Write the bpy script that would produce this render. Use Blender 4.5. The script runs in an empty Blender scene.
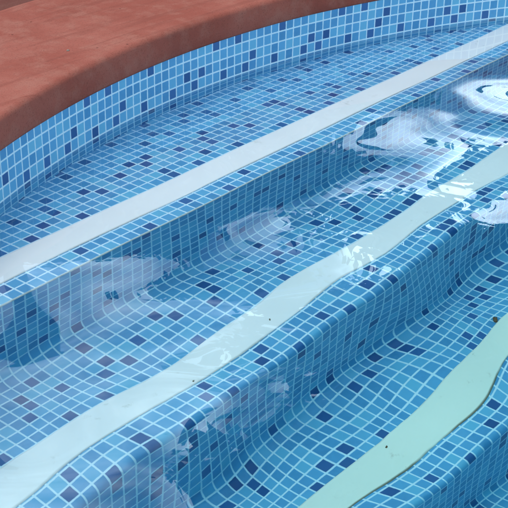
import bpy, bmesh, math, random
from mathutils import Vector, noise
import numpy as np

random.seed(7)
rng = np.random.default_rng(11)
SC = bpy.context.scene
COL = SC.collection
K = 0.025                      # one mosaic tile, metres; lengths below are in tiles unless a comment says metres

# ---------------------------------------------------------------- camera, light, exposure
cam_data = bpy.data.cameras.new('camera')
cam_data.sensor_width = 36.0
cam_data.lens = 36.0 * 1232.48 / 508.0
cam_data.clip_start = 0.05
cam_data.clip_end = 500.0
cam = bpy.data.objects.new('camera', cam_data)
COL.objects.link(cam)
cam.location = (-45.169 * K, -56.152 * K, 38.850 * K)
cam.rotation_euler = (math.radians(62.522), math.radians(-0.824), math.radians(-50.778))
SC.camera = cam

SC.render.engine = 'CYCLES'
cy = SC.cycles
cy.use_denoising = True
cy.max_bounces = 12
cy.transmission_bounces = 10
cy.diffuse_bounces = 5
cy.glossy_bounces = 6
cy.caustics_refractive = True
cy.caustics_reflective = True
cy.blur_glossy = 0.0
cy.sample_clamp_indirect = 12.0
SC.view_settings.view_transform = 'Standard'
SC.view_settings.look = 'None'
SC.view_settings.gamma = 1.0
SC.view_settings.use_curve_mapping = False
SC.view_settings.exposure = 0.56

HEAD = math.radians(90 - 50.778)           # compass heading of the view, measured from +x
SUN_EL = math.radians(66)
SUN_AZ = HEAD + math.radians(115)          # the veiled sun stands high on the left
sun_data = bpy.data.lights.new('sun', 'SUN')
sun_data.energy = 1.5
sun_data.angle = math.radians(30)
sun_data.color = (1.0, 0.96, 0.90)
sun = bpy.data.objects.new('sun', sun_data)
COL.objects.link(sun)
sdir = Vector((math.cos(SUN_AZ) * math.cos(SUN_EL), math.sin(SUN_AZ) * math.cos(SUN_EL), math.sin(SUN_EL)))
sun.rotation_euler = (-sdir).to_track_quat('-Z', 'Y').to_euler()
sun.location = (0, 0, 8)

world = bpy.data.worlds.new('World')
SC.world = world
world.use_nodes = True


class NT:
    """A short way to write node trees."""
    def __init__(self, tree):
        self.t = tree
        tree.nodes.clear()

    def n(self, kind, ins=None, **props):
        nd = self.t.nodes.new(kind)
        for k, v in props.items():
            setattr(nd, k, v)
        for k, v in (ins or {}).items():
            s = nd.inputs[k]
            if isinstance(v, bpy.types.NodeSocket):
                self.t.links.new(v, s)
            elif v is not None:
                s.default_value = v
        return nd

    def m(self, op, a, b=None, c=None, clamp=False):
        nd = self.t.nodes.new('ShaderNodeMath')
        nd.operation = op
        nd.use_clamp = clamp
        for i, v in enumerate((a, b, c)):
            if v is None:
                continue
            if isinstance(v, bpy.types.NodeSocket):
                self.t.links.new(v, nd.inputs[i])
            else:
                nd.inputs[i].default_value = v
        return nd.outputs[0]

    def step(self, v, lo, hi):
        nd = self.n('ShaderNodeMapRange', {0: v, 1: lo, 2: hi, 3: 0.0, 4: 1.0}, interpolation_type='SMOOTHSTEP')
        return nd.outputs[0]

    def mix(self, f, a, b, blend='MIX'):
        nd = self.t.nodes.new('ShaderNodeMix')
        nd.data_type = 'RGBA'
        nd.blend_type = blend
        for i, v in ((0, f), (6, a), (7, b)):
            if isinstance(v, bpy.types.NodeSocket):
                self.t.links.new(v, nd.inputs[i])
            elif isinstance(v, tuple) and len(v) == 3:
                nd.inputs[i].default_value = (*v, 1)
            else:
                nd.inputs[i].default_value = v
        return nd.outputs[2]


w = NT(world.node_tree)
sky = w.n('ShaderNodeTexSky', sky_type='NISHITA', sun_disc=False, sun_elevation=SUN_EL,
          sun_rotation=math.pi / 2 - SUN_AZ, air_density=1.0, dust_density=0.6)
# broken cloud over the blue: noise on the view direction, thicker and brighter towards the veiled sun
tc = w.n('ShaderNodeTexCoord')
flat = w.n('ShaderNodeMapping', {0: tc.outputs['Generated'], 3: (1.0, 1.0, 2.2)})
cn = w.n('ShaderNodeTexNoise', {'Vector': flat.outputs[0], 'Scale': 2.6, 'Detail': 7.0, 'Roughness': 0.56, 'Distortion': 0.35})
cover = w.step(cn.outputs[0], 0.36, 0.56)
bn = w.n('ShaderNodeTexNoise', {'Vector': flat.outputs[0], 'Scale': 5.0, 'Detail': 5.0, 'Roughness': 0.5})
bright = w.n('ShaderNodeMapRange', {0: bn.outputs[0], 1: 0.3, 2: 0.7, 3: 0.75, 4: 2.3}).outputs[0]


def toward(az, el, lo, hi):
    """1 in the sky around a direction (degrees right of the view, degrees up), fading to 0."""
    a_, e_ = HEAD - math.radians(az), math.radians(el)
    v = (math.cos(a_) * math.cos(e_), math.sin(a_) * math.cos(e_), math.sin(e_))
    d_ = w.n('ShaderNodeVectorMath', {0: tc.outputs['Generated'], 1: v}, operation='DOT_PRODUCT').outputs['Value']
    return w.step(d_, math.cos(math.radians(lo)), math.cos(math.radians(hi)))


thin = toward(12, 24, 15, 6)                # a brilliant gap in the cloud
veil = toward(-3, 35, 28, 15)              # a broad pale veil
bright = w.m('MULTIPLY', bright, w.m('ADD', 0.6, w.m('ADD', w.m('MULTIPLY', thin, 2.1), w.m('MULTIPLY', veil, 1.6))))
bright = w.m('MINIMUM', bright, 5.5)
bg_sky = w.n('ShaderNodeBackground', {'Color': sky.outputs[0], 'Strength': 0.12})
bg_cloud = w.n('ShaderNodeBackground', {'Color': (0.73, 0.89, 1.0, 1), 'Strength': bright})
wm = w.n('ShaderNodeMixShader', {0: cover, 1: bg_sky.outputs[0], 2: bg_cloud.outputs[0]})
w.n('ShaderNodeOutputWorld', {'Surface': wm.outputs[0]})

# navy cells of the printed mosaic, (column, row) as counted on the photograph
T1= [(0,1),(3,5),(6,5),(7,1),(7,8),(8,6),(10,7),(10,8),(11,5),(11,9),(13,0),(14,8),(15,7),(15,11),(15,12),(18,1),(18,8),(18,12),(20,9),(21,5),(21,6),(21,8),(22,0),(22,9),(22,13),(24,5),(24,11),(25,1),(25,8),(26,6),(26,12),(27,11),(27,14),(28,7),(28,8),(29,5),(29,9),(30,12),(31,0),(31,13),(32,8),(33,7),(33,11),(33,12),(34,14),(35,5),(36,15),(37,12),(38,9),(39,5),(39,6),(39,8),(39,9),(40,0),(40,13),(41,11),(42,5),(43,1),(43,8),(44,6),(44,12),(45,11),(46,7),(46,8),(47,5),(48,12),(48,13),(49,0),(50,8),(51,7),(51,12),(53,5),(54,1),(55,12),(57,5),(57,6),(58,0),(58,9),(60,5),(61,1),(61,8),(62,6),(64,8)]
R1= [(0,5),(1,3),(2,8),(3,4),(3,6),(4,3),(5,0),(5,9),(7,2),(7,5),(8,3),(8,8),(10,2),(11,2),(12,0),(15,3),(15,6),(18,5),(19,3),(20,7),(22,3),(23,8),(25,3),(26,3),(28,2),(28,8),(30,4),(31,8),(33,3),(34,6),(37,3),(37,5),(39,3),(39,10)]
T2= [(-8,5),(-7,0),(-6,1),(-4,7),(-3,8),(-3,9),(-2,5),(-1,0),(-1,10),(0,8),(1,5),(2,11),(3,7),(4,8),(4,10),(4,11),(5,0),(5,7),(6,1),(7,8),(8,11),(10,5),(10,9),(11,0),(11,8),(12,1),(14,7),(14,11),(15,8),(15,9),(17,5),(17,10),(18,0),(19,8),(20,5),(20,11),(22,7),(23,0),(23,8),(23,10),(24,7),(25,1),(25,8),(27,12),(29,5),(29,9),(30,8),(36,8)]
R2= [(-1,0),(-1,3),(-1,5),(1,-1),(1,4),(2,0),(2,2),(2,3),(3,7),(4,5),(6,3),(7,0),(8,2),(14,-1),(14,0),(14,1),(16,3),(18,8),(19,-1),(20,0),(20,4),(22,7),(23,5)]
T3= [(4,10),(6,8),(6,9),(9,5),(10,10),(11,1),(11,6),(12,5),(13,6),(14,0),(14,11),(15,9),(16,5),(17,10),(19,9),(21,9),(22,0),(22,10),(24,1),(25,8),(25,9),(28,5),(28,9),(29,6),(30,5),(32,7),(32,10),(34,8),(35,9),(36,8)]
WL= [(-17,3),(-14,4),(-14,5),(-11,4),(-8,4),(-7,3),(-5,1),(-4,4),(-4,5),(-2,1),(-1,4),(0,3),(3,4),(4,1),(4,5),(7,4),(9,3),(10,4),(11,3),(13,1),(14,4),(16,1),(17,4),(18,3),(21,4),(22,1),(25,4),(26,3),(27,4),(28,3),(30,1),(31,4),(33,1),(34,4),(35,3),(36,2),(38,4),(42,4),(44,3),(45,4),(46,3),(49,4),(50,5)]


# ---------------------------------------------------------------- helpers
def link(name, me, mat=None, parent=None):
    o = bpy.data.objects.new(name, me)
    COL.objects.link(o)
    if mat is not None:
        me.materials.append(mat)
    if parent is not None:
        o.parent = parent
    return o


def thing(name, label, cat, loc=(0, 0, 0), group=None):
    o = bpy.data.objects.new(name, None)
    COL.objects.link(o)
    o.location = loc
    o.empty_display_size = 0.1
    tag(o, label, cat, group)
    return o


def tag(o, label, cat, group=None):
    o['label'] = label
    o['category'] = cat
    if group:
        o['group'] = group


def mesh(name, verts, faces, smooth=True, uv=None, attrs=None, origin=(0, 0, 0)):
    """verts in tiles; faces index lists; uv one (u, v) per face corner; attrs {name: one float per face}"""
    me = bpy.data.meshes.new(name)
    V = np.asarray(verts, dtype=float) * K - np.asarray(origin)
    me.from_pydata(V.tolist(), [], faces)
    if smooth:
        me.polygons.foreach_set('use_smooth', [True] * len(faces))
    if uv is not None:
        l = me.uv_layers.new(name='UVMap')
        l.data.foreach_set('uv', np.asarray(uv, dtype=np.float32).ravel())
    for k, v in (attrs or {}).items():
        a = me.attributes.new(k, 'FLOAT', 'FACE')
        a.data.foreach_set('value', np.asarray(v, dtype=np.float32))
    me.update()
    return me


def material(name):
    m = bpy.data.materials.new(name)
    m.use_nodes = True
    return m, NT(m.node_tree)


# ---------------------------------------------------------------- materials
def mosaic_material():
    """Printed blue mosaic: pale grout round every cell, several blues, a few navy cells."""
    m, t = material('blue_mosaic')
    uv = t.n('ShaderNodeUVMap', uv_map='UVMap')
    sep = t.n('ShaderNodeSeparateXYZ', {0: uv.outputs[0]})
    geo = t.n('ShaderNodeNewGeometry')
    wob = t.n('ShaderNodeTexNoise', {'Vector': geo.outputs['Position'], 'Scale': 160.0, 'Detail': 2.0})
    wv = t.m('MULTIPLY', t.m('SUBTRACT', wob.outputs[0], 0.5), 0.05)
    du = t.m('MINIMUM', sep.outputs[0], t.m('SUBTRACT', 1.0, sep.outputs[0]))
    dv = t.m('MINIMUM', sep.outputs[1], t.m('SUBTRACT', 1.0, sep.outputs[1]))
    d = t.m('ADD', t.m('SMOOTH_MIN', du, dv, 0.07), wv)
    body = t.step(d, 0.036, 0.100)
    tone = t.n('ShaderNodeAttribute', attribute_name='tone').outputs['Fac']
    navy = t.n('ShaderNodeAttribute', attribute_name='navy').outputs['Fac']
    ramp = t.n('ShaderNodeValToRGB', {0: tone})
    cr = ramp.color_ramp
    cr.interpolation = 'LINEAR'
    stops = [(0.0, (0.048, 0.210, 0.425)), (0.35, (0.072, 0.275, 0.515)), (0.7, (0.096, 0.335, 0.575)), (1.0, (0.135, 0.425, 0.620))]
    while len(cr.elements) < len(stops):
        cr.elements.new(0.5)
    for e, (p, c) in zip(cr.elements, stops):
        e.position = p
        e.color = (*c, 1)
    mot = t.n('ShaderNodeTexNoise', {'Vector': geo.outputs['Position'], 'Scale': 110.0, 'Detail': 4.0, 'Roughness': 0.6})
    blue = t.mix(t.m('MULTIPLY', mot.outputs[0], 0.35), ramp.outputs[0], (0.10, 0.44, 0.74))
    dark = t.mix(tone, (0.014, 0.078, 0.245), (0.034, 0.135, 0.350))
    cell = t.mix(navy, blue, dark)
    big = t.n('ShaderNodeTexNoise', {'Vector': geo.outputs['Position'], 'Scale': 9.0, 'Detail': 3.0})
    grout = t.mix(big.outputs[0], (0.46, 0.68, 0.80), (0.60, 0.80, 0.89))
    col = t.mix(body, grout, cell)
    bump = t.n('ShaderNodeBump', {'Strength': 0.35, 'Distance': 0.0008, 'Height': body})
    p = t.n('ShaderNodeBsdfPrincipled', {'Base Color': col, 'Roughness': 0.32, 'IOR': 1.42, 'Normal': bump.outputs[0]})
    t.n('ShaderNodeOutputMaterial', {'Surface': p.outputs[0]})
    return m


def strip_material(name, tint_a, tint_b, dirt=0.3):
    m, t = material(name)
    uv = t.n('ShaderNodeUVMap', uv_map='UVMap')
    sep = t.n('ShaderNodeSeparateXYZ', {0: uv.outputs[0]})
    geo = t.n('ShaderNodeNewGeometry')
    pos = geo.outputs['Position']
    n1 = t.n('ShaderNodeTexNoise', {'Vector': pos, 'Scale': 7.0, 'Detail': 5.0, 'Roughness': 0.6})
    base = t.mix(n1.outputs[0], tint_a, tint_b)
    n2 = t.n('ShaderNodeTexNoise', {'Vector': pos, 'Scale': 24.0, 'Detail': 6.0, 'Roughness': 0.7})
    n3 = t.n('ShaderNodeTexNoise', {'Vector': pos, 'Scale': 5.0, 'Detail': 2.0})
    smear = t.m('MULTIPLY', t.m('MULTIPLY', t.step(n2.outputs[0], 0.60, 0.72), t.step(n3.outputs[0], 0.47, 0.60)), 0.25 + 0.35 * dirt)
    c1 = t.mix(smear, base, (0.36, 0.35, 0.27))
    # grime gathered along the strip's edge next to the nosing
    e = t.m('ADD', sep.outputs[1], t.m('MULTIPLY', t.m('SUBTRACT', n2.outputs[0], 0.5), 0.05))
    edge = t.m('MULTIPLY', t.m('SUBTRACT', 1.0, t.step(e, 0.22, 0.36)), t.step(n3.outputs[0], 0.38, 0.55))
    c2 = t.mix(t.m('MULTIPLY', edge, 0.85 * dirt), c1, (0.16, 0.13, 0.07))
    grain = t.n('ShaderNodeTexNoise', {'Vector': pos, 'Scale': 900.0, 'Detail': 2.0})
    bump = t.n('ShaderNodeBump', {'Strength': 0.25, 'Distance': 0.0006, 'Height': grain.outputs[0]})
    p = t.n('ShaderNodeBsdfPrincipled', {'Base Color': c2, 'Roughness': 0.6, 'Normal': bump.outputs[0]})
    t.n('ShaderNodeOutputMaterial', {'Surface': p.outputs[0]})
    return m


def red_concrete(name, a, b, pale):
    m, t = material(name)
    geo = t.n('ShaderNodeNewGeometry')
    pos = geo.outputs['Position']
    n1 = t.n('ShaderNodeTexNoise', {'Vector': pos, 'Scale': 3.2, 'Detail': 6.0, 'Roughness': 0.62, 'Distortion': 0.4})
    n2 = t.n('ShaderNodeTexNoise', {'Vector': pos, 'Scale': 22.0, 'Detail': 6.0, 'Roughness': 0.65})
    n3 = t.n('ShaderNodeTexNoise', {'Vector': pos, 'Scale': 300.0, 'Detail': 4.0, 'Roughness': 0.7})
    mp = t.n('ShaderNodeMapping', {0: pos, 2: (0, 0, 0.15), 3: (2.0, 26.0, 4.0)})
    n4 = t.n('ShaderNodeTexNoise', {'Vector': mp.outputs[0], 'Scale': 1.6, 'Detail': 5.0, 'Roughness': 0.6, 'Distortion': 0.6})
    c = t.mix(t.step(n1.outputs[0], 0.38, 0.62), a, b)
    c = t.mix(t.m('MULTIPLY', t.step(n2.outputs[0], 0.42, 0.68), 0.55), c, pale)
    c = t.mix(t.m('MULTIPLY', t.step(n4.outputs[0], 0.50, 0.66), 0.42), c, tuple(x * 0.74 for x in a))
    c = t.mix(t.m('MULTIPLY', t.step(n3.outputs[0], 0.52, 0.66), 0.50), c, tuple(x * 0.5 for x in a))
    vor = t.n('ShaderNodeTexVoronoi', {'Vector': pos, 'Scale': 34.0, 'Randomness': 1.0})
    wn = t.n('ShaderNodeSeparateColor', {0: vor.outputs['Color']})
    pit = t.m('MULTIPLY', t.m('SUBTRACT', 1.0, t.step(vor.outputs['Distance'], 0.05, 0.10)), t.m('GREATER_THAN', wn.outputs[0], 0.93))
    c = t.mix(t.m('MULTIPLY', pit, 0.7), c, tuple(x * 0.3 for x in a))
    hgt = t.m('ADD', t.m('MULTIPLY', n3.outputs[0], 0.4), t.m('ADD', t.m('MULTIPLY', n2.outputs[0], 0.8), t.m('MULTIPLY', n4.outputs[0], 0.6)))
    bump = t.n('ShaderNodeBump', {'Strength': 0.8, 'Distance': 0.0022, 'Height': t.m('SUBTRACT', hgt, t.m('MULTIPLY', pit, 0.8))})
    p = t.n('ShaderNodeBsdfPrincipled', {'Base Color': c, 'Roughness': 0.8, 'Specular IOR Level': 0.22, 'Normal': bump.outputs[0]})
    t.n('ShaderNodeOutputMaterial', {'Surface': p.outputs[0]})
    return m


def plain(name, col, rough=0.7, noise_scale=60.0, spread=0.3):
    m, t = material(name)
    geo = t.n('ShaderNodeNewGeometry')
    n = t.n('ShaderNodeTexNoise', {'Vector': geo.outputs['Position'], 'Scale': noise_scale, 'Detail': 4.0})
    c = t.mix(n.outputs[0], tuple(x * (1 - spread) for x in col), tuple(min(1, x * (1 + spread)) for x in col))
    p = t.n('ShaderNodeBsdfPrincipled', {'Base Color': c, 'Roughness': rough})
    t.n('ShaderNodeOutputMaterial', {'Surface': p.outputs[0]})
    return m


def water_material():
    m, t = material('pool_water')
    g = t.n('ShaderNodeBsdfGlass', {'Color': (1, 1, 1, 1), 'Roughness': 0.0, 'IOR': 1.333})
    v = t.n('ShaderNodeVolumeAbsorption', {'Color': (0.46, 0.92, 0.91, 1), 'Density': WATER_DENSITY})
    t.n('ShaderNodeOutputMaterial', {'Surface': g.outputs[0], 'Volume': v.outputs[0]})
    return m


WATER_DENSITY = 0.7
MOSAIC = mosaic_material()
STRIP = strip_material('white_nonslip_strip', (0.77, 0.775, 0.775), (0.86, 0.86, 0.855))
MINT_STRIP = strip_material('mint_nonslip_strip', (0.69, 0.765, 0.67), (0.78, 0.83, 0.74), 1.0)
COPING = red_concrete('terracotta_coping', (0.262, 0.064, 0.043), (0.315, 0.092, 0.065), (0.330, 0.130, 0.095))
DECK = red_concrete('old_red_deck', (0.115, 0.028, 0.020), (0.150, 0.042, 0.030), (0.16, 0.06, 0.044))
WATER = water_material()
JOINT = plain('joint_sealant', (0.42, 0.50, 0.50), 0.8)
GREY_JOINT = plain('deck_joint', (0.055, 0.035, 0.028), 0.9)

# ---------------------------------------------------------------- plan of the pool
CX, CY, R = 35.752, -66.328, 81.430       # the rounded end of the pool
Y_END = -230.0                            # the far straight end, behind the camera
D1 = 2.30                                 # water over the top step
H = 9.80                                  # riser
Z_COPE = 3.95                             # underside of the coping
Z_DECK = 6.55                             # top of the coping and deck


def outline(off, n=None):
    """Pool outline set back by off tiles, counter-clockwise from the right-hand end corner."""
    r = R + off
    pts = []
    m = n or 256
    for i in range(24):
        f = i / 24
        pts.append((CX + r, (Y_END - off) + f * (CY - Y_END + off)))
    for i in range(m + 1):
        a = math.pi * i / m
        pts.append((CX + r * math.cos(a), CY + r * math.sin(a)))
    for i in range(1, 25):
        f = i / 24
        pts.append((CX - r, CY + f * ((Y_END - off) - CY)))
    for i in range(1, 24):
        f = i / 24
        pts.append((CX - r + 2 * r * f, Y_END - off))
    return pts


def loft(rings, closed_profile=False):
    """rings: list of closed vertex loops of equal length; returns verts, faces between neighbours."""
    n = len(rings[0])
    V = [p for ring in rings for p in ring]
    F = []
    last = len(rings) if closed_profile else len(rings) - 1
    for a in range(last):
        b = (a + 1) % len(rings)
        for i in range(n):
            j = (i + 1) % n
            F.append((a * n + i, a * n + j, b * n + j, b * n + i))
    return V, F


# ---------------------------------------------------------------- ground: deck sheet, joint and sub-floor
inner = outline(16.4)
rings = []
for s in (0.0, 0.02, 0.06, 0.15, 0.4, 1.0):
    ring = []
    for x, y in inner:
        dx, dy = x - CX, y - (-140)
        l = math.hypot(dx, dy)
        k = 1 + s * (3200 - l) / l
        ring.append((CX + dx * k, -140 + dy * k, Z_DECK - 0.25))
    rings.append(ring)
V, F = loft(rings)
deck = link('deck', mesh('deck', V, F, False), DECK)
deck['kind'] = 'structure'

V, F = loft([[(x, y, z) for x, y in outline(o)] for o, z in ((15.7, Z_DECK - 0.6), (16.6, Z_DECK - 0.55))])
joint = link('deck_joint', mesh('deck_joint', V, F, False), GREY_JOINT)
joint['kind'] = 'structure'

# floor of the deep part, under the lowest riser
zf = -D1 - 3 * H
fx0, fx1, fy0, fy1 = -52.5, 123.5, -236.1, -22.1
def cell_grid(us, vs, fn, navy_fn, sub=None):
    """One quad per mosaic cell (or several in a bend): us, vs integer cell edges; fn(u, v) -> point."""
    V, F, UV, TONE, NAVY = [], [], [], [], []
    sub = sub or {}
    cols = len(us)
    levels, cellid = [], []
    for j in range(len(vs) - 1):
        k = sub.get(vs[j], 1)
        for q in range(k):
            levels.append(vs[j] + (vs[j + 1] - vs[j]) * q / k)
            cellid.append((vs[j], q / k, (q + 1) / k))
    levels.append(vs[-1])
    for v in levels:
        for u in us:
            V.append(fn(u, v))
    tones = {}
    for j, (cv, f0, f1) in enumerate(cellid):
        for i in range(cols - 1):
            a = j * cols + i
            F.append((a, a + 1, a + 1 + cols, a + cols))
            UV += [(0, f0), (1, f0), (1, f1), (0, f1)]
            key = (i, cv)
            if key not in tones:
                tones[key] = random.random()
            TONE.append(tones[key])
            NAVY.append(1.0 if navy_fn(us[i], cv) else 0.0)
    return V, F, UV, {'tone': TONE, 'navy': NAVY}


def hashed(salt, share=0.07):
    r2 = random.Random(salt)
    tab = [[r2.random() < share for _ in range(18)] for _ in range(18)]
    return lambda u, v: tab[int(u) % 18][int(v) % 18]


def printed(cells, lo, hi, salt, rows=None):
    """Navy cells read from the print between columns lo and hi; the print repeats every 18 cells beyond."""
    known = set(cells)
    base = {}
    for u, v in cells:
        base.setdefault((u % 18, v), 0)
    h = hashed(salt)
    vmax = max(v for _, v in cells)
    vmin = min(v for _, v in cells)

    def f(u, v):
        u, v = int(round(u)), int(v)
        if v < vmin or v > vmax:
            return h(u, v)
        if lo <= u <= hi:
            return (u, v) in known
        return (u % 18, v) in base
    return f


us = [fx0 + k for k in range(177)]
vs = list(range(0, 214))
V, F, UV, A = cell_grid(us, vs, lambda u, v: (u, fy1 - v, zf), hashed(5))
F = [f[::-1] for f in F]
UVr = []
for i in range(0, len(UV), 4):
    UVr += UV[i:i + 4][::-1]
fl = link('pool_floor', mesh('pool_floor', V, F, False, UVr, A), MOSAIC)
fl['kind'] = 'structure'

# ---------------------------------------------------------------- clipped hedge on the deck beyond the frame, mirrored in the water
def build_hedge():
    f = Vector((math.cos(HEAD), math.sin(HEAD), 0))
    side = Vector((f.y, -f.x, 0))                    # to the right of the view
    base = Vector((0.4, -0.25, 0)) + f * 5.2
    zb = (Z_DECK - 0.25) * K
    V, F = [], []
    rr = random.Random(3)
    prof_ = [(-9, 2.52), (-1.40, 2.50), (-1.20, 2.46), (-0.33, 2.44), (0.10, 2.10), (0.52, 1.72), (0.77, 1.40), (1.2, 1.10), (9, 1.10)]
    def top(s):
        t_ = 0.0
        for (a_, p_), (b_, q_) in zip(prof_, prof_[1:]):
            if a_ <= s <= b_:
                t_ = p_ + (q_ - p_) * (s - a_) / (b_ - a_)
        return t_ + 0.025 * math.sin(s * 9.1) + 0.02 * math.sin(s * 23.7 + 1)
    for k in range(15000):
        s = rr.uniform(-6, 6)
        t_ = top(s)
        q = rr.random()
        if q < 0.62:
            d_, z = -0.45 + rr.gauss(0, 0.04), rr.uniform(0.0, t_)
        elif q < 0.85:
            d_, z = rr.uniform(-0.45, 0.45), t_ + rr.gauss(0, 0.03)
        else:
            d_, z = 0.45 + rr.gauss(0, 0.04), rr.uniform(0.0, t_)
        c = base + side * s + f * d_ + Vector((0, 0, zb + z))
        n = Vector((rr.gauss(0, 1), rr.gauss(0, 1), rr.gauss(0, 1))).normalized()
        u = n.orthogonal().normalized() * rr.uniform(0.03, 0.07)
        v = n.cross(u).normalized() * rr.uniform(0.02, 0.04)
        i = len(V)
        V += [(c - u) / K, (c + v) / K, (c + u) / K, (c - v) / K]
        F.append((i, i + 1, i + 2, i + 3))
    me = mesh('leaves', [tuple(p) for p in V], F, False, origin=base)
    h = thing('hedge', 'tall clipped green hedge on the deck beyond the pool, mirrored dark in the water', 'hedge', base)
    link('leaves', me, plain('hedge_leaf', (0.035, 0.075, 0.022), 0.6, 8.0, 0.5), h)
    V, F = [], []
    ss = [-5.95 + 0.1 * k for k in range(120)]
    for s in ss:
        t_ = top(s) - 0.05
        for d_, z in ((-0.40, 0.0), (-0.40, t_), (0.40, t_), (0.40, 0.0)):
            c = base + side * s + f * d_ + Vector((0, 0, zb + z))
            V.append(tuple(c / K))
    for k in range(len(ss) - 1):
        for q in range(4):
            F.append((k * 4 + q, k * 4 + (q + 1) % 4, (k + 1) * 4 + (q + 1) % 4, (k + 1) * 4 + q))
    F += [(0, 1, 2, 3), tuple(4 * (len(ss) - 1) + q for q in (3, 2, 1, 0))]
    link('twigs', mesh('twigs', V, F, False, origin=base), plain('hedge_twigs', (0.018, 0.030, 0.012), 0.9, 20.0, 0.5), h)


build_hedge()


def build_tree():
    """A garden tree behind the hedge: trunk, limbs, and a crown of leaf clumps with sky showing between."""
    f = Vector((math.cos(HEAD), math.sin(HEAD), 0))
    side = Vector((f.y, -f.x, 0))
    eye = Vector(cam.location)
    base = Vector((eye.x, eye.y, (Z_DECK - 0.25) * K)) + f * 8.2 + side * 2.5
    rr = random.Random(9)
    h = thing('tree', 'spreading dark leaved tree beyond the hedge, mirrored in the rippled water', 'tree', base)
    cen = base + Vector((0, 0, 5.0))
    V, F, clumps = [], [], []
    while len(clumps) < 430:
        p = Vector((rr.uniform(-1, 1), rr.uniform(-1, 1), rr.uniform(-1, 1)))
        if 0.35 < p.length < 1.0:
            clumps.append(cen + side * p.x * 2.55 + f * p.y * 2.1 + Vector((0, 0, p.z * 2.35)))
    for c in clumps:
        sz = rr.uniform(0.16, 0.34)
        for k in range(75):
            q = c + Vector((rr.gauss(0, sz), rr.gauss(0, sz), rr.gauss(0, sz * 0.7)))
            n = Vector((rr.gauss(0, 1), rr.gauss(0, 1), rr.gauss(0, 1.4))).normalized()
            u = n.orthogonal().normalized() * rr.uniform(0.08, 0.15)
            v = n.cross(u).normalized() * rr.uniform(0.045, 0.08)
            i = len(V)
            V += [tuple((q - u) / K), tuple((q + v) / K), tuple((q + u) / K), tuple((q - v) / K)]
            F.append((i, i + 1, i + 2, i + 3))
    link('crown', mesh('crown', V, F, False, origin=base), plain('tree_leaf', (0.040, 0.075, 0.025), 0.55, 3.0, 0.5), h)
    V, F = [], []
    def limb(p, q, r0, r1, n=6, seg=8):
        d_ = (q - p).normalized()
        a_ = d_.orthogonal().normalized()
        b_ = d_.cross(a_)
        i0 = len(V)
        for k in range(seg + 1):
            t_ = k / seg
            m_ = p.lerp(q, t_) + a_ * 0.06 * math.sin(t_ * 5) + b_ * 0.04 * math.sin(t_ * 8)
            r_ = r0 + (r1 - r0) * t_
            for j in range(n):
                an = 2 * math.pi * j / n
                V.append(tuple((m_ + (a_ * math.cos(an) + b_ * math.sin(an)) * r_) / K))
        for k in range(seg):
            for j in range(n):
                F.append((i0 + k * n + j, i0 + k * n + (j + 1) % n, i0 + (k + 1) * n + (j + 1) % n, i0 + (k + 1) * n + j))
    fork = base + Vector((0, 0, 2.7))
    limb(base - Vector((0, 0, 0.1)), fork, 0.15, 0.10, 10, 10)
    for k in range(9):
        c = clumps[k * 20]
        limb(fork, c, 0.06, 0.015)
    link('trunk', mesh('trunk', V, F, True, origin=base), plain('bark', (0.09, 0.065, 0.045), 0.9, 30.0, 0.4), h)


build_tree()


def build_post():
    f = Vector((math.cos(HEAD), math.sin(HEAD), 0))
    side = Vector((f.y, -f.x, 0))
    base = Vector((cam.location.x, cam.location.y, (Z_DECK - 0.25) * K)) + f * 6.35 - side * 1.40
    h = thing('garden_post', 'slim dark post before the hedge, mirrored as a dark streak in the water', 'post', base)
    def turned(name, prof_, mat):
        V, F = [], []
        n = 16
        for r_, z in prof_:
            for j in range(n):
                a_ = 2 * math.pi * j / n
                V.append(((base.x + r_ * math.cos(a_)) / K, (base.y + r_ * math.sin(a_)) / K, (base.z + z) / K))
        for k in range(len(prof_) - 1):
            for j in range(n):
                F.append((k * n + j, k * n + (j + 1) % n, (k + 1) * n + (j + 1) % n, (k + 1) * n + j))
        F.append(tuple(range(n))[::-1])
        F.append(tuple((len(prof_) - 1) * n + j for j in range(n)))
        link(name, mesh(name, V, F, False, origin=base), mat, h)
    dark = plain('dark_post_paint', (0.03, 0.035, 0.035), 0.5, 20.0, 0.3)
    turned('base', [(0.10, 0.0), (0.10, 0.03), (0.05, 0.05)], dark)
    turned('pole', [(0.065, 0.05), (0.062, 1.5), (0.058, 3.05)], dark)
    turned('cap', [(0.058, 3.05), (0.085, 3.06), (0.075, 3.11), (0.03, 3.15)], dark)


build_post()

# ---------------------------------------------------------------- pool wall
def wall_point(s, z, off=0.0):
    """s runs clockwise along the rounded end (towards +x), 0 at a grout line read from the photograph."""
    a = A5 - s / R
    if a > math.pi:
        return (CX - R, CY - (a - math.pi) * R, z)
    if a < 0:
        return (CX + R, CY + a * R, z)
    return (CX + R * math.cos(a), CY + R * math.sin(a), z)


A5 = math.atan2(14.22 - CY, 23.97 - CX)
s0 = -int((math.pi - A5) * R) - 150
s1 = int(A5 * R) + 150
ztop = 4.10
WALL_ROWS = 37
wall_known = printed([(s, r - 1) for s, r in WL], -20, 52, 21)
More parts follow.
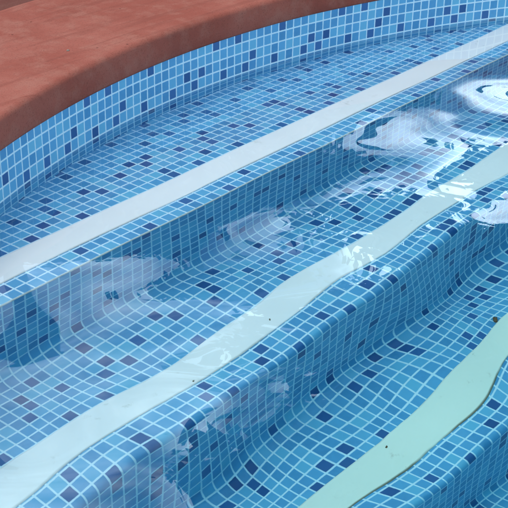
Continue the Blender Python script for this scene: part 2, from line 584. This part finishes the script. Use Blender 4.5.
# a liner welded in sheets is never quite plumb: let the surface breathe a little
def wall_fn(s, j):
    x, y, z = wall_point(s, ztop - j)
    q = noise.noise(Vector((s * 0.06, j * 0.12, 3.1))) * 0.10
    dx, dy = x - CX, max(y - CY, 0.0) if y > CY else 0.0
    l = math.hypot(dx, dy) or 1
    return (x + dx / l * q, y + dy / l * q, z)
V, F, UV, A = cell_grid(list(range(s0, s1 + 1)), list(range(0, WALL_ROWS + 1)), wall_fn,
                        lambda s, j: wall_known(s, j))
UVf = [(1 - a, b) if False else (a, b) for a, b in UV]
wl = link('pool_wall', mesh('pool_wall', V, F, True, UVf, A, origin=(CX * K, (CY + R) * K, 0)), MOSAIC)
wl.location = (CX * K, (CY + R) * K, 0)
tag(wl, 'curved pool wall of blue mosaic rising out of the water below the red coping', 'pool wall')

# ---------------------------------------------------------------- coping: one cast ring with a rounded lip
prof = [(15.9, Z_DECK - 1.4), (15.9, Z_DECK - 0.12), (15.75, Z_DECK - 0.02), (15.5, Z_DECK)]
for o in (13, 10, 7, 5, 3.6, 2.6):
    prof.append((o, Z_DECK + 0.02))
for i in range(1, 9):                                   # soft shoulder
    a = math.pi / 2 * i / 8
    prof.append((0.55 - 0.6 * math.sin(a), Z_DECK + 0.02 - 0.55 * (1 - math.cos(a))))
prof += [(-0.10, Z_DECK - 1.5), (-0.10, Z_COPE + 0.2), (-0.02, Z_COPE), (0.9, Z_COPE - 0.02), (0.9, Z_COPE - 0.6), (8, Z_COPE - 0.6)]
rings = []
for o, z in prof:
    ring = []
    for i, (x, y) in enumerate(outline(o, 384)):
        q = noise.noise(Vector((x * 0.05, y * 0.05, z * 0.2))) * 0.10 + noise.noise(Vector((x * 0.35, y * 0.35, z))) * 0.03
        ring.append((x, y, z + (q if z > Z_COPE + 0.5 else 0.0)))
    rings.append(ring)
V, F = loft(rings, True)
me = mesh('pool_coping', V, F, True, origin=(CX * K, (CY + R) * K, 0))
cop = link('pool_coping', me, COPING)
cop.location = (CX * K, (CY + R) * K, 0)
tag(cop, 'broad terracotta red coping with a rounded lip curving round the pool edge', 'pool coping')

# ---------------------------------------------------------------- three steps
X0, X1 = -52, 124


def fillet_profile(nose, z, nose_r, fold_r, h, depth):
    """Point on the step's section at arc length t below the start of the nosing (t < 0: on the tread)."""
    a1 = nose_r * math.pi / 2
    flat = h - nose_r - fold_r
    a2 = fold_r * math.pi / 2

    def f(t):
        if t <= 0:
            return (nose + t, z)
        if t < a1:
            a = t / nose_r
            return (nose + nose_r * math.sin(a), z - nose_r * (1 - math.cos(a)))
        t -= a1
        if t < flat:
            return (nose + nose_r, z - nose_r - t)
        t -= flat
        if t < a2:
            a = t / fold_r
            return (nose + nose_r + fold_r * (1 - math.cos(a)), z - nose_r - flat - fold_r * math.sin(a))
        return (nose + nose_r + fold_r + (t - a2), z - h)
    return f, a1 + flat + a2


def build_step(i, nose, z, nose_r, fold_r, back, tread_cells, riser_cells, strip, label, rough):
    t = thing('pool_step', label, 'step', ((CX) * K, -nose * K, (z - H) * K), 'mosaic steps going down into the water')
    org = t.location
    f, L = fillet_profile(nose, z, nose_r, fold_r, H, 0)
    wig = 0.05 if i == 0 else 0.10

    def pt(u, tt):
        v, zz = f(tt)
        q = noise.noise(Vector((u * 0.09, tt * 0.11, 7.7 * i))) * wig
        n2 = noise.noise(Vector((u * 0.05, 0.0, 3.3 + 9 * i))) * (0.10 if i else 0.03)
        keep = max(0.0, min(1.0, (L - tt) / 2.5, (tt + back) / 2.5))     # meets the next tread exactly
        q *= keep
        n2 *= keep
        return (u, -(v + n2), zz + (q if tt < -2.0 else 0.0))
    # tread: rows counted back from the nosing, columns centred on whole numbers
    rows = list(range(-back, 1))
    cols = [c - 0.5 for c in range(X0, X1 + 1)]
    V, F, UV, A = cell_grid(cols, rows, pt, lambda u, v: tread_cells(u + 0.5, -v - 1))
    F = [q[::-1] for q in F]
    UVr = []
    for k in range(0, len(UV), 4):
        UVr += UV[k:k + 4][::-1]
    link('tread', mesh('tread', V, F, True, UVr, A, origin=org), MOSAIC, t)
    # riser: whole cells down from the nosing into the fold
    nrow = round(L)
    sub = {0: 5}
    for r in range(nrow):
        if (r + 1) * L / nrow > L - fold_r * math.pi / 2 - 0.01:
            sub[r] = 4
    cols = [c - 0.5 for c in range(X0, X1 + 1)]
    edges = list(range(0, nrow)) + [nrow]
    V, F, UV, A = cell_grid(cols, edges, lambda u, tt: pt(u, tt * L / nrow), lambda u, v: riser_cells(u + 0.5, v), sub)
    F = [q[::-1] for q in F]
    UVr = []
    for k in range(0, len(UV), 4):
        UVr += UV[k:k + 4][::-1]
    link('riser', mesh('riser', V, F, True, UVr, A, origin=org), MOSAIC, t)
    # white strip: thin moulded band with rounded long edges, lying on the tread
    a, b = strip
    sec = [(a, -0.05), (a + 0.02, 0.05), (a + 0.08, 0.10), (a + 0.2, 0.12), ((a + b) / 2, 0.13), (b - 0.2, 0.12), (b - 0.08, 0.10), (b - 0.02, 0.05), (b, -0.05)]
    V, F, UV = [], [], []
    xs = [X0 + k * 0.5 for k in range((X1 - X0) * 2 + 1)]
    for x in xs:
        e0 = noise.noise(Vector((x * 0.16, 1.7, 5 * i))) * rough + noise.noise(Vector((x * 0.9, 4.7, 5 * i))) * rough * 0.35
        e1 = noise.noise(Vector((x * 0.16, 8.2, 5 * i))) * rough + noise.noise(Vector((x * 0.9, 2.2, 5 * i))) * rough * 0.35
        for k, (v, zz) in enumerate(sec):
            w_ = k / (len(sec) - 1)
            vv = v + e0 * (1 - w_) + e1 * w_
            p = pt(x, vv - nose)
            V.append((x, p[1], p[2] + zz))
    m = len(sec)
    for k in range(len(xs) - 1):
        for q in range(m - 1):
            F.append((k * m + q, k * m + q + 1, (k + 1) * m + q + 1, (k + 1) * m + q)[::-1])
            f0 = 1 - q / (m - 1)
            f1 = 1 - (q + 1) / (m - 1)
            UV += [(xs[k + 1], f0), (xs[k + 1], f1), (xs[k], f1), (xs[k], f0)]
    F = [q[::-1] for q in F]
    UVr = []
    for k in range(0, len(UV), 4):
        UVr += UV[k:k + 4][::-1]
    link('nonslip_strip', mesh('nonslip_strip', V, F, True, UVr, None, origin=org), MINT_STRIP if i == 2 else STRIP, t)
    return t, pt


T1f = printed(T1, 0, 64, 31)
T2f = printed(T2, -8, 30, 32)
T3f = printed(T3, 6, 36, 33)
R1f = printed(R1, 0, 40, 41)
R2f = printed(R2, -2, 24, 42)
R3f = hashed(43)

S1, P1 = build_step(0, 0.10, -D1, 0.06, 1.24, 17, T1f, R1f, (-4.85, -2.02),
                    'top mosaic step in the shallowest water, right below the red coping', 0.05)
S2, P2 = build_step(1, 12.40, -D1 - H, 0.62, 1.23, 11, T2f, R2f, (7.40, 10.28),
                    'middle mosaic step with a pale white strip, one step below the top one', 0.10)
S3, P3 = build_step(2, 24.25, -D1 - 2 * H, 0.62, 1.23, 10, T3f, R3f, (19.0, 22.05),
                    'deepest mosaic step with a mint tinted strip, lying in the ripples', 0.16)

# a bead of old sealant along the sharp nosing of the top step
V, F = [], []
xs = [X0 + k for k in range(X1 - X0 + 1)]
for x in xs:
    rr = 0.095 + noise.noise(Vector((x * 0.7, 0, 2))) * 0.04
    p = P1(x, 0.05)
    for k in range(6):
        a = 2 * math.pi * k / 6
        V.append((x, p[1] + rr * math.cos(a), p[2] + rr * math.sin(a)))
for k in range(len(xs) - 1):
    for q in range(6):
        F.append((k * 6 + q, k * 6 + (q + 1) % 6, (k + 1) * 6 + (q + 1) % 6, (k + 1) * 6 + q))
link('sealant_bead', mesh('sealant_bead', V, F, True, origin=S1.location), JOINT, S1)

# ---------------------------------------------------------------- water: one closed body with a rippled top
def axis(lo, a, b, hi, fine, coarse):
    return np.concatenate([np.arange(lo, a, coarse), np.arange(a, b, fine), np.arange(b, hi + coarse, coarse)])


gx = axis(-52, -20, 86, 124, 0.28, 2.0)
gy = axis(-236, -46, 18, 20, 0.28, 2.0)
GX, GY = np.meshgrid(gx, gy)


WAVE_SEED = 11


def ripples(X, Y):
    """Water height in tiles. Calm over the top step, livelier towards the deep end and the right."""
    ax = 1 / (1 + np.exp(-(X - 34) / 7.0))
    ay = 1 / (1 + np.exp((Y + 6) / 4.0))
    lively = 0.16 + 0.84 * np.clip(ay * (0.72 - 0.30 * ax * (1 / (1 + np.exp(-(Y + 16) / 4.0)))), 0, 1.2)
    h = np.zeros_like(X)
    rw = np.random.default_rng(WAVE_SEED)
    # long swell, a few directions
    for lam, amp, ang in WAVES:
        k = 2 * math.pi / lam
        ph = rw.uniform(0, 2 * math.pi)
        bend = 0.9 * np.sin(X * 0.06 + rw.uniform(0, 6)) + 0.9 * np.sin(Y * 0.07 + rw.uniform(0, 6))
        h += amp * np.sin(k * (X * math.cos(ang) + Y * math.sin(ang)) + ph + bend)
    chop = 1 / (1 + np.exp(-(X - 50) / 5.0)) / (1 + np.exp((Y + 1) / 3.0))
    for lam, amp, ang in ((6.0, 0.012, 0.75), (4.3, 0.007, 0.25), (3.1, 0.003, 1.0), (7.5, 0.012, 1.1)):
        k = 2 * math.pi / lam
        bend = 0.8 * np.sin(X * 0.11 + rw.uniform(0, 6)) + 0.8 * np.sin(Y * 0.13 + rw.uniform(0, 6))
        h += chop * amp * np.sin(k * (X * math.cos(ang) + Y * math.sin(ang)) + rw.uniform(0, 6) + bend)
    return h * lively


WAVES = [(17.0, 0.120, 0.35), (12.5, 0.085, 1.15), (9.5, 0.050, -0.5), (14.0, 0.080, 2.3), (6.2, 0.013, 0.8), (4.4, 0.005, 1.9), (3.3, 0.002, 0.1)]
GZ = ripples(GX, GY)
nx, ny = len(gx), len(gy)
V = np.stack([GX.ravel(), GY.ravel(), GZ.ravel()], 1)
idx = np.arange(nx * ny).reshape(ny, nx)
Q = np.stack([idx[:-1, :-1].ravel(), idx[:-1, 1:].ravel(), idx[1:, 1:].ravel(), idx[1:, :-1].ravel()], 1)
loop = list(idx[0, :]) + list(idx[1:, -1]) + list(idx[-1, -2::-1]) + list(idx[-2:0:-1, 0])
nb = len(V)
low = V[loop].copy()
low[:, 2] = zf - 6
V = np.concatenate([V, low])
F = [tuple(int(a) for a in q) for q in Q]
nl = len(loop)
for a in range(nl):
    b = (a + 1) % nl
    F.append((nb + a, nb + b, int(loop[b]), int(loop[a])))
F.append(tuple(nb + a for a in range(nl))[::-1])
me = mesh('water', V, F, True)
flags = np.ones(len(F), dtype=bool)
flags[len(Q):] = False
me.polygons.foreach_set('use_smooth', flags)
water = link('water', me, WATER)
water['kind'] = 'structure'


# ---------------------------------------------------------------- small debris
def crumpled(name, pts, lift, mat, label, cat, group=None):
    """A small irregular flake or stick with real thickness; pts in tiles on the surface, lift its half-height."""
    c = tuple(sum(p[k] for p in pts) / len(pts) * K for k in range(3))
    V, F = [], []
    n = len(pts)
    for p in pts:
        V.append((p[0], p[1], p[2] + lift * (1.2 + 0.8 * noise.noise(Vector((p[0] * 5, p[1] * 5, 1))))))
    for p in pts:
        V.append((p[0], p[1], p[2]))
    mid = (c[0] / K, c[1] / K, c[2] / K + lift * 2.4)
    V.append(mid)
    for k in range(n):
        F.append((k, (k + 1) % n, 2 * n))
        F.append((n + k, n + (k + 1) % n, (k + 1) % n, k))
    F.append(tuple(n + k for k in range(n))[::-1])
    o = link(name, mesh(name, V, F, True, origin=c), mat)
    o.location = c
    tag(o, label, cat, group)
    return o


def blob(u, v, z, a, b, rot, seed, n=11):
    rr = random.Random(seed)
    out = []
    for k in range(n):
        t_ = 2 * math.pi * k / n
        r_ = rr.uniform(0.7, 1.1)
        x, y = a * r_ * math.cos(t_), b * r_ * math.sin(t_)
        out.append((u + x * math.cos(rot) - y * math.sin(rot), -v + x * math.sin(rot) + y * math.cos(rot), z))
    return out


LEAF = plain('dead_leaf', (0.13, 0.075, 0.035), 0.8, 300.0, 0.5)
DIRT = plain('dirt', (0.22, 0.20, 0.15), 0.9, 400.0, 0.4)
STONE = plain('pebble', (0.22, 0.17, 0.14), 0.8, 500.0, 0.4)
zs2, zs3 = -D1 - H + 0.12, -D1 - 2 * H + 0.12
crumpled('dead_leaf', blob(32.76, 18.75, zs3, 0.50, 0.26, 0.5, 1), 0.07, LEAF,
         'curled brown dead leaf caught at the upper edge of the mint tinted strip', 'leaf')
crumpled('dirt_clump', blob(14.85, 19.75, zs3, 0.13, 0.08, 0.3, 2), 0.06, LEAF,
         'small brown clump of dirt lying on the mint tinted strip of the deepest step', 'dirt')
crumpled('dirt_speck', blob(5.9, 10.0, zs2, 0.15, 0.07, 0.5, 3), 0.05, DIRT,
         'tiny dark speck on the pale middle strip, beside its lower edge at two navy tiles', 'dirt')
crumpled('dirt_speck', blob(14.87, 9.28, zs2, 0.13, 0.07, 0.8, 4), 0.05, DIRT,
         'tiny dark speck alone in the middle of the pale strip of the middle step', 'dirt')
crumpled('pebble', blob(21.35, -17.36, Z_DECK, 0.16, 0.11, 0.2, 5), 0.06, STONE,
         'little grey brown pebble lying on the terracotta red coping', 'pebble')
